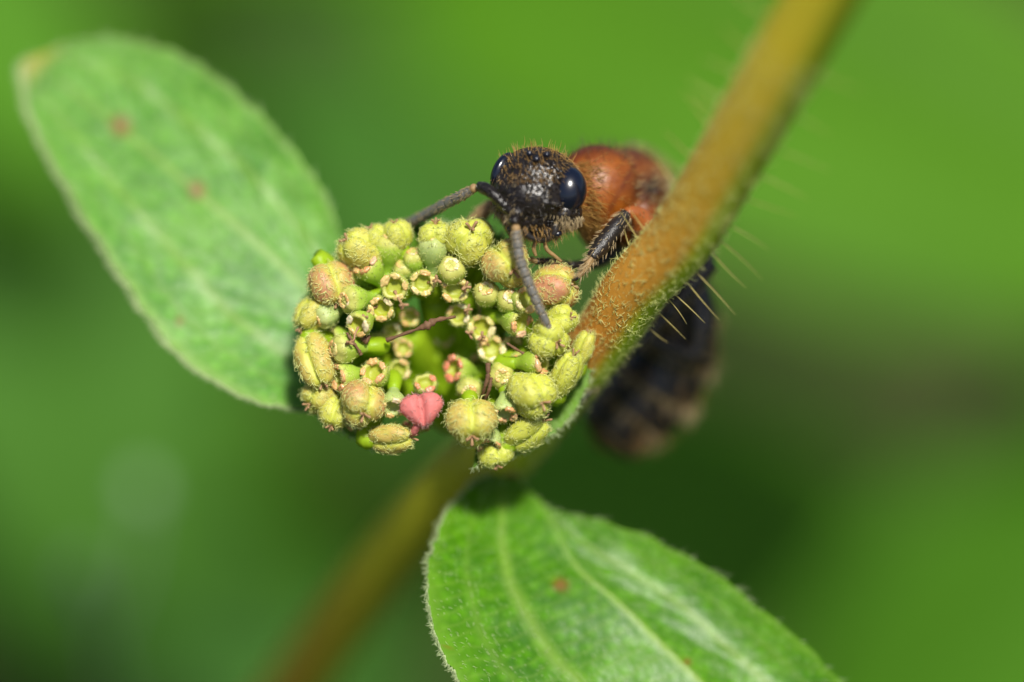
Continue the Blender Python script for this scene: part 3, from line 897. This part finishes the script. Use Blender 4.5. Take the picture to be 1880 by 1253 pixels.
rp = np.random.default_rng(4)
pink = put('seed_capsule', pw_, [fP, np.arange(nvp)[None, ::-1], (np.arange(nvp) + 23 * nvp)[None]], M_PINK, plant)
pink['label'] = 'pink heart-shaped seed capsule'
k = rp.integers(0, len(pw_), 260)
nk = nrm(pw_[k] - pc)
v1, f1 = hairs(pw_[k], nk * .6 + rp.normal(size=(260, 3)) * .7, rp.uniform(6, 12, 260) * S, .6 * S, bend=-nk * .3, curl=.1, k=3, r=rp)
hair_part('capsule_hair', v1, f1, m_simple('pink_hair', (.75, .42, .38), .4, .5, .3), pink)
v1, f1, _ = tube(catmull([P(768, 778, 12), P(764, 786, 8), P(757, 795, -10), P(745, 780, -90)], 12), np.linspace(8, 7, 12) * S, 10)
put('stalk', v1, f1, M_PINK, pink)

# withered brown styles caught in the head
for ctrlp, rads in (
    ([(710, 625, -18), (735, 616, -10), (768, 604, 0), (786, 597, 4), (802, 588, 0), (836, 582, -20)], [4.5, 2.6, 3.6, 8.5, 4.0, 2.4]),
    ([(637, 612, 10), (648, 628, 10), (657, 641, 6), (663, 652, 0)], [3.4, 2.6, 2.6, 4]),
    ([(896, 668, 20), (896, 690, 18), (890, 712, 8), (884, 732, -20)], [5.5, 4.2, 3.4, 2.6]),
    ([(902, 694, 4), (898, 715, 0), (890, 735, -20)], [3.5, 3.6, 3]),
    ([(664, 620, -8), (670, 624, -10), (678, 618, -20)], [5, 7, 4]),
    ([(930, 630, 0), (945, 640, -4), (962, 650, -10)], [2.4, 3.0, 2.2])):
    pth = catmull([P(*q) for q in ctrlp], 26)
    rd = np.interp(np.linspace(0, 1, 26), np.linspace(0, 1, len(rads)), rads) * (1 + .18 * rp.normal(size=26))
    v1, f1, _ = tube(pth, rd * S, 8)
    put('withered_style', v1, f1, M_DRY, plant)

# bracts under the head
def bract(inner, outer, seed, jag=4.0):
    I, O = catmull(rows(inner), 60), catmull(rows(outer), 60)
    r = np.random.default_rng(seed)
    O = O + (RX * r.normal(size=(60, 1)) + RY * r.normal(size=(60, 1))) * jag * .5 * S
    w = np.linspace(0, 1, 14)
    g = I[:, None] * (1 - w)[None, :, None] + O[:, None] * w[None, :, None] + RZ * (np.sin(w * math.pi) * 18 * S)[None, :, None]
    vtx = g.reshape(-1, 3); f = grid_faces(60, 14)
    vv, ff = merge([(vtx, f), (vtx - RZ * 5 * S, f[:, ::-1])])
    o = put('bract', vv, ff, M_BRACT, plant)
    k = r.integers(0, 60, 220)
    out = nrm(O[k] - I[k])
    v1, f1 = hairs(O[k], out + r.normal(size=(220, 3)) * .4, r.uniform(6, 14, 220) * S, .7 * S, curl=.1, k=3, r=r)
    hair_part('bract_hair', v1, f1, M_HAIRW, o)
bract([(880, 760, -150), (930, 750, -150), (970, 720, -150), (1010, 680, -150), (1040, 630, -150)],
      [(868, 858, -45), (948, 834, -60), (1018, 794, -75), (1062, 742, -85), (1092, 668, -95)], 21)
bract([(640, 640, -170), (640, 690, -170), (670, 720, -170), (710, 740, -170)],
      [(560, 690, -110), (592, 765, -105), (640, 798, -100), (690, 822, -95)], 22)
bract([(640, 620, -170), (650, 580, -170), (670, 540, -170), (700, 510, -170)],
      [(556, 640, -115), (556, 560, -115), (590, 495, -115), (640, 450, -115)], 23)
bract([(760, 500, -170), (800, 500, -170), (850, 500, -170), (900, 510, -170)],
      [(745, 415, -120), (800, 412, -120), (860, 415, -120), (930, 435, -120)], 24)

# ------------------------------------------------------------------ the wasp
wasp = empty('wasp', P(1060, 470, -60), 'black-headed wasp with rust-red thorax and banded abdomen, gripping flower head and stem', 'wasp')

def ell(c, r, rz=0.0, ry=0.0):
    """ellipsoid in pixel axes stored as (x, -y, z); rz turns in the picture plane, ry in depth (degrees)"""
    v, f = ico(22, 32)
    a, b = math.radians(rz), math.radians(ry)
    Rz = np.array([[math.cos(a), -math.sin(a), 0], [math.sin(a), math.cos(a), 0], [0, 0, 1]])
    Ry = np.array([[math.cos(b), 0, math.sin(b)], [0, 1, 0], [-math.sin(b), 0, math.cos(b)]])
    R_ = Rz @ Ry
    return (v * np.array(r)) @ R_.T + np.array([c[0], -c[1], c[2]]), f, (np.array([c[0], -c[1], c[2]]), np.array(r, float), R_)

HEADS = [ell((990, 340, -8), (82, 70, 62), -16), ell((978, 362, 20), (64, 48, 44), -10), ell((972, 398, 14), (44, 36, 34)),
         ell((1030, 390, 2), (40, 32, 38)), ell((992, 424, 4), (36, 20, 28)), ell((948, 393, 42), (17, 15, 15)),
         ell((1000, 372, 55), (36, 7, 9), -8), ell((925, 350, 0), (22, 45, 40), -10)]
THOR = [ell((1046, 360, -75), (36, 44, 45)), ell((1096, 349, -112), (80, 84, 72)), ell((1145, 366, -205), (86, 96, 118)),
        ell((1190, 412, -290), (66, 76, 66)), ell((1112, 420, -135), (52, 42, 66)), ell((1172, 405, -112), (34, 50, 34), -25),
        ell((1196, 352, -140), (24, 18, 26), -20)]
ab_ctrl = np.array([(1205, 430, -300), (1240, 490, -335), (1254, 555, -365), (1240, 635, -395), (1200, 705, -418), (1148, 764, -432), (1104, 812, -440)], float)
ab_pts = catmull(ab_ctrl * [1, -1, 1], 140)
ab_r = np.interp(np.linspace(0, 1, 140), np.linspace(0, 1, 7), [20, 44, 62, 80, 86, 80, 60])
seg = (np.linspace(0, 1, 140) * 7.2 - .8)
fr_ = seg - np.floor(seg)
ab_r = ab_r * (1 + .055 * (fr_ - .5)) * np.where(np.linspace(0, 1, 140) > .95, np.sqrt(np.clip(1 - ((np.linspace(0, 1, 140) - .95) / .06)**2, .05, 1)), 1)
abv, abf, _ = tube(ab_pts, ab_r, 36)
tmp = mesh_np('tmp', *merge([(e[0], e[1]) for e in HEADS + THOR] + [(abv, abf)]))
to = link('tmp', tmp)
rm = to.modifiers.new('r', 'REMESH'); rm.mode = 'VOXEL'; rm.voxel_size = 3.0
sm = to.modifiers.new('s', 'SMOOTH'); sm.iterations = 5; sm.factor = .5
dg = bpy.context.evaluated_depsgraph_get()
em = bpy.data.meshes.new_from_object(to.evaluated_get(dg))
bpy.data.objects.remove(to); bpy.data.meshes.remove(tmp)
nV = len(em.vertices)
bl_ = np.empty(nV * 3, np.float32); em.vertices.foreach_get('co', bl_); bl_ = bl_.reshape(-1, 3).astype(float)
bn_ = np.array([q.vector[:] for q in em.vertex_normals])
def edist(e):
    c, r, R_ = e[2]
    q = (bl_ - c) @ R_ / r
    return np.linalg.norm(q, axis=1) - 1
dh = np.min([edist(e) for e in HEADS], axis=0); dt = np.min([edist(e) for e in THOR], axis=0)
dd_ = np.linalg.norm(bl_[:, None] - ab_pts[None, ::2], axis=2)
ai = np.argmin(dd_, axis=1) * 2
da = dd_.min(axis=1) / ab_r[ai] - 1
comp = np.argmin(np.stack([dh, dt + .02, da], -1), axis=1)
px, py, pz = bl_[:, 0], -bl_[:, 1], bl_[:, 2]
bcol = np.zeros((nV, 3)); bcol[:] = (.012, .010, .009)
# thorax colour: rust, shade painted in along the back, blackish beneath and at the wing base
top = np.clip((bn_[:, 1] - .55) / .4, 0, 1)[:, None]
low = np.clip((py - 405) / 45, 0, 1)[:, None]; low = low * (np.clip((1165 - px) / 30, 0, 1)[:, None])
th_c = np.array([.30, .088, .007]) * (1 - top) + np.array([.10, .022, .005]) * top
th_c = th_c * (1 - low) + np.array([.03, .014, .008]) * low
teg = np.exp(-((px - 1196)**2 + (py - 346)**2) / (2 * 24**2))[:, None]
th_c = th_c * (1 - teg) + np.array([.02, .014, .012]) * teg
sut = np.exp(-((px - 1150 - (py - 330) * -.55)**2) / (2 * 4.0**2))[:, None] * .55 * (py > 300)[:, None]
th_c = th_c * (1 - sut) + np.array([.12, .03, .01]) * sut
# abdomen pigment: black with straw-coloured hind margins, a rusty tip
sg = ai / 139 * 7.2 - .8; fq = sg - np.floor(sg)
band = (np.clip((fq - .84) / .06, 0, 1))[:, None] * (sg > .6)[:, None]
ab_c = np.array([.010, .009, .010]) * (1 - band) + np.array([.13, .09, .03]) * band
tipm = np.clip((ai / 139 - .975) / .02, 0, 1)[:, None]
ab_c = ab_c * (1 - tipm) + np.array([.16, .06, .015]) * tipm
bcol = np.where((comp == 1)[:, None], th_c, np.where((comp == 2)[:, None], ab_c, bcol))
def towp(a): return P(a[:, 0], -a[:, 1], a[:, 2])
bw = towp(bl_)
bnw = bn_[:, :1] * RX + bn_[:, 1:2] * RY + bn_[:, 2:3] * RZ
org = bw.mean(axis=0)
em.vertices.foreach_set('co', (bw - org).astype(np.float32).ravel())
att = em.color_attributes.new('Col', 'FLOAT_COLOR', 'POINT')
att.data.foreach_set('color', np.concatenate([bcol, np.ones((nV, 1))], 1).astype(np.float32).ravel())
em.materials.clear()
for m in (M_HEAD, M_THORAX, M_ABD): em.materials.append(m)
pi = np.array([p.vertices[0] for p in em.polygons])
em.polygons.foreach_set('material_index', comp[pi].astype(np.int32))
em.polygons.foreach_set('use_smooth', np.ones(len(em.polygons), bool))
em.update(); em.name = 'body'
body = link('body', em, wasp, Vector(org - ORIGIN['wasp'])); ORIGIN['body'] = org

rw = np.random.default_rng(17)
def pick(mask, n):
    idx = np.nonzero(mask)[0]
    k = rw.choice(idx, n)
    jit = rw.normal(size=(n, 3)) * 1.0 * S
    jit = jit - bnw[k] * np.sum(jit * bnw[k], axis=1)[:, None]
    return bw[k] + jit, bnw[k], k
def fur(name, mask, n, L, w, comb, lift, mat, curl=.05, spread=.3, k=4, bend=0.0):
    q, nn, kk = pick(mask, n)
    d = nn * lift + nrm(V(*comb)) * 1.0 * (1 if any(comb) else 0) + rw.normal(size=(n, 3)) * spread
    v, f = hairs(q, d, rw.uniform(L[0], L[1], n) * S, rw.uniform(.75, 1.15, n) * w * S, bend=-nn * bend, curl=curl, k=k, r=rw)
    o = put(name, v, f, mat, body); o['kind'] = 'stuff'
    return o
face = (comp == 0) & (bn_[:, 2] > -.25)
fur('head_hair', face & (py < 335), 420, (8, 16), .5, (.25, .5, .2), .8, M_GOLD, bend=.2)
fur('head_hair', face & (py >= 320) & (py < 400), 140, (6, 11), .4, (-.2, .6, .2), .6, M_TAN, bend=.2)
fur('head_hair', (comp == 0) & (py < 300), 90, (12, 24), .6, (0, -.3, 0), 1.0, M_GOLD)
fur('cheek_hair', (comp == 0) & (px > 1018) & (py > 396), 420, (8, 20), .6, (.05, .7, .2), .6, M_TAN, bend=.3)
fur('cheek_hair', (comp == 0) & (px < 945) & (py > 375), 260, (10, 24), .6, (-.3, .8, .2), .6, M_TAN, bend=.3)
fur('mouth_hair', (comp == 0) & (py > 412) & (bn_[:, 2] > -.3), 170, (10, 24), .55, (.1, .9, .2), .4, M_GOLD)
fur('collar_hair', (comp == 1) & (px > 1056) & (px < 1100) & (py > 300) & (py < 430) & (bn_[:, 2] > 0), 420, (18, 34), .7, (1, .05, .3), .5, M_GOLD, spread=.2)
fur('thorax_hair', (comp == 1) & (bn_[:, 2] > -.3), 700, (8, 18), .4, (.5, .1, .1), .8, M_GOLD)
fur('thorax_hair', (comp == 1) & (py < 300), 160, (14, 30), .5, (0, -.3, 0), 1.0, M_DARKH)
fur('thorax_hair', (comp == 1) & (teg[:, 0] > .4), 260, (12, 26), .6, (.4, -.2, .3), 1.0, M_TAN)
fur('abdomen_hair', (comp == 2) & (ai < 122) & (band[:, 0] > .3), 360, (18, 42), .8, (-.5, .8, 0), .7, M_TAN)
fur('abdomen_hair', (comp == 2) & (ai < 122), 280, (16, 34), .7, (-.3, .8, 0), .8, M_GOLD)

# compound eyes, nested into the head
for (c, r, rz, ry) in (((1040, 350, 12), (36, 45, 40), -8, 38), ((926, 318, -16), (17, 40, 36), -22, -30)):
    v, f, _ = ell(c, r, rz, ry)
    put('eye', towp(v), f, M_EYE, wasp)
# three simple eyes on the crown
for (x, y, z) in ((985, 292, 46), (1004, 284, 38), (972, 282, 38)):
    v, f, _ = ell((x, y, z), (6, 6, 6)); put('simple_eye', towp(v), f, M_EYE, wasp)

# antennae: scape, pedicel and a chain of ringed segments
def antenna(scape, flag, rads, n=11):
    sp_ = catmull([P(*q) for q in scape], 16)
    v, f, _ = tube(sp_, np.interp(np.linspace(0, 1, 16), [0, .15, .5, .85, 1], [7, 9, 11, 12, 9]) * S, 12)
    a = put('antenna', v, f, M_HEAD, wasp)
    fp = catmull([P(*q) for q in flag], 12 * n + 1)
    rr0 = np.interp(np.linspace(0, 1, 12 * n + 1), np.linspace(0, 1, len(rads)), rads)
    v, f, _ = ell(flag[0], (8.5, 8.5, 8.5)); put('pedicel', towp(v), f, M_LEGT, a)
    for k in range(n):
        s_ = slice(12 * k, 12 * k + 13)
        u = np.linspace(0, 1, 13)
        pr = rr0[s_] * np.interp(u, [0, .08, .22, .8, .92, 1], [.72, .92, 1, 1.04, 1.04, .74])
        if k == n - 1: pr = pr * np.sqrt(np.clip(1 - u**2.2, .02, 1))
        v, f, _ = tube(fp[s_], pr * S, 14)
        put('segment', v, f, M_ANT, a)
    m = 420
    i = rw.integers(0, 12 * n, m); dirs = nrm(rw.normal(size=(m, 3)))
    tg = nrm(fp[np.minimum(i + 1, 12 * n)] - fp[np.maximum(i - 1, 0)])
    dirs = nrm(dirs - tg * np.sum(dirs * tg, axis=1)[:, None])
    v, f = hairs(fp[i] + dirs * (rr0[i] * S)[:, None], dirs * .6 + tg, rw.uniform(4, 7, m) * S, .5 * S, k=2, r=rw)
    o = put('antenna_hair', v, f, M_TAN, a); o['kind'] = 'stuff'
antenna([(946, 398, 48), (925, 376, 52), (900, 352, 44), (878, 342, 30)], [(870, 346, 24), (850, 358, 5), (815, 376, -35), (780, 396, -80), (742, 414, -125)], [7, 9.5, 10, 10, 9], 11)
antenna([(950, 396, 52), (945, 404, 58), (945, 412, 60)], [(947, 420, 60), (949, 440, 58), (954, 474, 54), (966, 508, 48), (980, 542, 42), (995, 576, 36), (1017, 618, 26)], [7.5, 9.5, 9.8, 9.6, 9, 8, 5], 12)

# mouth parts
for pts, rads in (([(962, 412, 32), (966, 430, 30), (985, 440, 24), (1003, 440, 16)], [8, 8, 6, 3]), ([(1020, 412, 28), (1018, 428, 26), (1004, 440, 20), (988, 444, 14)], [8, 8, 6, 3])):
    pth = catmull([P(*q) for q in pts], 20)
    v, f, _ = tube(pth, np.interp(np.linspace(0, 1, 20), np.linspace(0, 1, 4), rads) * S, 12)
    put('mandible', v, f, M_LEGK, wasp)
for pts in ([(1000, 440, 10), (1004, 458, 8), (1018, 470, 0), (1030, 480, -8)], [(985, 440, 10), (980, 456, 8), (984, 470, 4)]):
    v, f, _ = tube(catmull([P(*q) for q in pts], 16), np.linspace(4.5, 3, 16) * S, 8)
    put('palp', v, f, M_LEGT, wasp)
v, f, _ = ell((1023, 430, 26), (9, 6, 7), 15); put('mandible', towp(v), f, M_EYE, wasp)
v, f, _ = ell((936, 422, 20), (6, 7, 7), 0); put('mouth_knob', towp(v), f, M_EYE, wasp)

# legs: joints in pixel space, one mesh for each segment
def leg(segs, spines=0):
    first = segs[0][0][0]
    e = bpy.data.objects.new('leg', None); scene.collection.objects.link(e); e.parent = wasp
    o0 = P(*first); e.location = Vector(o0 - ORIGIN['wasp']); e.empty_display_size = .05; ORIGIN[e.name] = o0
    for (pts, rads, mat, nm, nh) in segs:
        n = 30
        pth = catmull([P(*q) for q in pts], n)
        rd = np.interp(np.linspace(0, 1, n), np.linspace(0, 1, len(rads)), rads)
        v, f, nn = tube(pth, rd * S, 16)
        put(nm, v, f, mat, e)
        if nh:
            k = rw.integers(0, len(v) - 2, nh); ax = nrm(pth[-1] - pth[0])
            v2, f2 = hairs(v[k], nn[k] * .6 + ax * .9 + rw.normal(size=(nh, 3)) * .15, rw.uniform(6, 15, nh) * S, .7 * S, k=3, r=rw)
            o = put('leg_hair', v2, f2, M_TAN, e); o['kind'] = 'stuff'
# fore leg nearest the stem: rusty thigh, black shin, bristly tan foot on the reddish capsule
leg([([(1185, 440, -85), (1180, 410, -70), (1165, 394, -55), (1149, 392, -42)], [22, 24, 17, 11], M_LEGO, 'femur', 30),
     ([(1149, 393, -40), (1130, 418, -22), (1106, 450, -4), (1086, 474, 6)], [11, 16, 17, 11], M_LEGK, 'tibia', 160),
     ([(1087, 473, 6), (1076, 490, 8), (1062, 508, 8)], [8, 6.5, 5], M_LEGT, 'tarsus', 120),
     ([(1062, 508, 8), (1056, 514, 6), (1050, 514, 0)], [4, 3, 1.5], M_LEGK, 'claw', 0)])
# other fore leg, soft behind the far side of the flower head
leg([([(950, 430, -60), (930, 395, -90), (905, 372, -110)], [16, 17, 10], M_LEGO, 'femur', 20),
     ([(905, 372, -110), (885, 392, -115), (862, 410, -120)], [10, 14, 9], M_LEGT, 'tibia', 80),
     ([(862, 410, -120), (835, 420, -118), (800, 424, -115)], [6, 5, 4], M_LEGK, 'tarsus', 40)])
# middle leg reaching round below the stem
leg([([(1150, 440, -190), (1100, 480, -140), (1045, 488, -80)], [15, 12, 8], M_LEGK, 'femur', 20),
     ([(1045, 488, -80), (1015, 482, -55), (985, 480, -30)], [8, 8, 6], M_LEGK, 'tibia', 60),
     ([(985, 480, -30), (965, 474, -20)], [5, 4], M_LEGT, 'tarsus', 20)])
# hind legs gripping the stem from behind
leg([([(1205, 440, -260), (1255, 455, -225), (1306, 482, -205)], [24, 22, 15], M_LEGK, 'femur', 30),
     ([(1306, 482, -205), (1265, 530, -190), (1222, 580, -180)], [16, 19, 13], M_LEGK, 'tibia', 120),
     ([(1222, 580, -180), (1175, 632, -160), (1120, 680, -150), (1060, 745, -140)], [10, 8, 7, 5], M_LEGK, 'tarsus', 120)])
leg([([(1225, 470, -290), (1272, 530, -300), (1284, 600, -300), (1276, 655, -295)], [24, 32, 30, 16], M_LEGK, 'femur', 60),
     ([(1276, 655, -295), (1225, 640, -260), (1180, 620, -220)], [14, 12, 9], M_LEGK, 'tibia', 60),
     ([(1180, 620, -220), (1140, 655, -190), (1100, 690, -170)], [7, 6, 5], M_LEGK, 'tarsus', 40)])

# folded wings along the back
def wing(mid, half):
    Mi = catmull([P(*q) for q in mid], 40); w = np.linspace(-1, 1, 9)
    tg = nrm(np.gradient(Mi, axis=0)); sd = nrm(np.cross(tg, nrm(V(.3, -.6, .4))))
    hw = np.interp(np.linspace(0, 1, 40), [0, .2, .6, .9, 1], [.15, .6, 1, .8, .1]) * half * S
    g = Mi[:, None] + sd[:, None] * (w[None] * hw[:, None])[..., None]
    wv = g.reshape(-1, 3); f = grid_faces(40, 9)
    o = put('wing', wv, f, M_WING, wasp)
    v1, f1, _ = tube(g[:, -1], 2.2 * S, 6); put('wing_vein', v1, f1, M_LEGT, o)
    v1, f1, _ = tube(g[:30, 5], 1.6 * S, 6); put('wing_vein', v1, f1, M_LEGT, o)
wing([(1130, 282, -250), (1190, 282, -330), (1250, 330, -430), (1285, 420, -500), (1290, 500, -530)], 45)
wing([(1140, 300, -300), (1200, 300, -380), (1250, 360, -470), (1270, 440, -520), (1270, 540, -550)], 40)
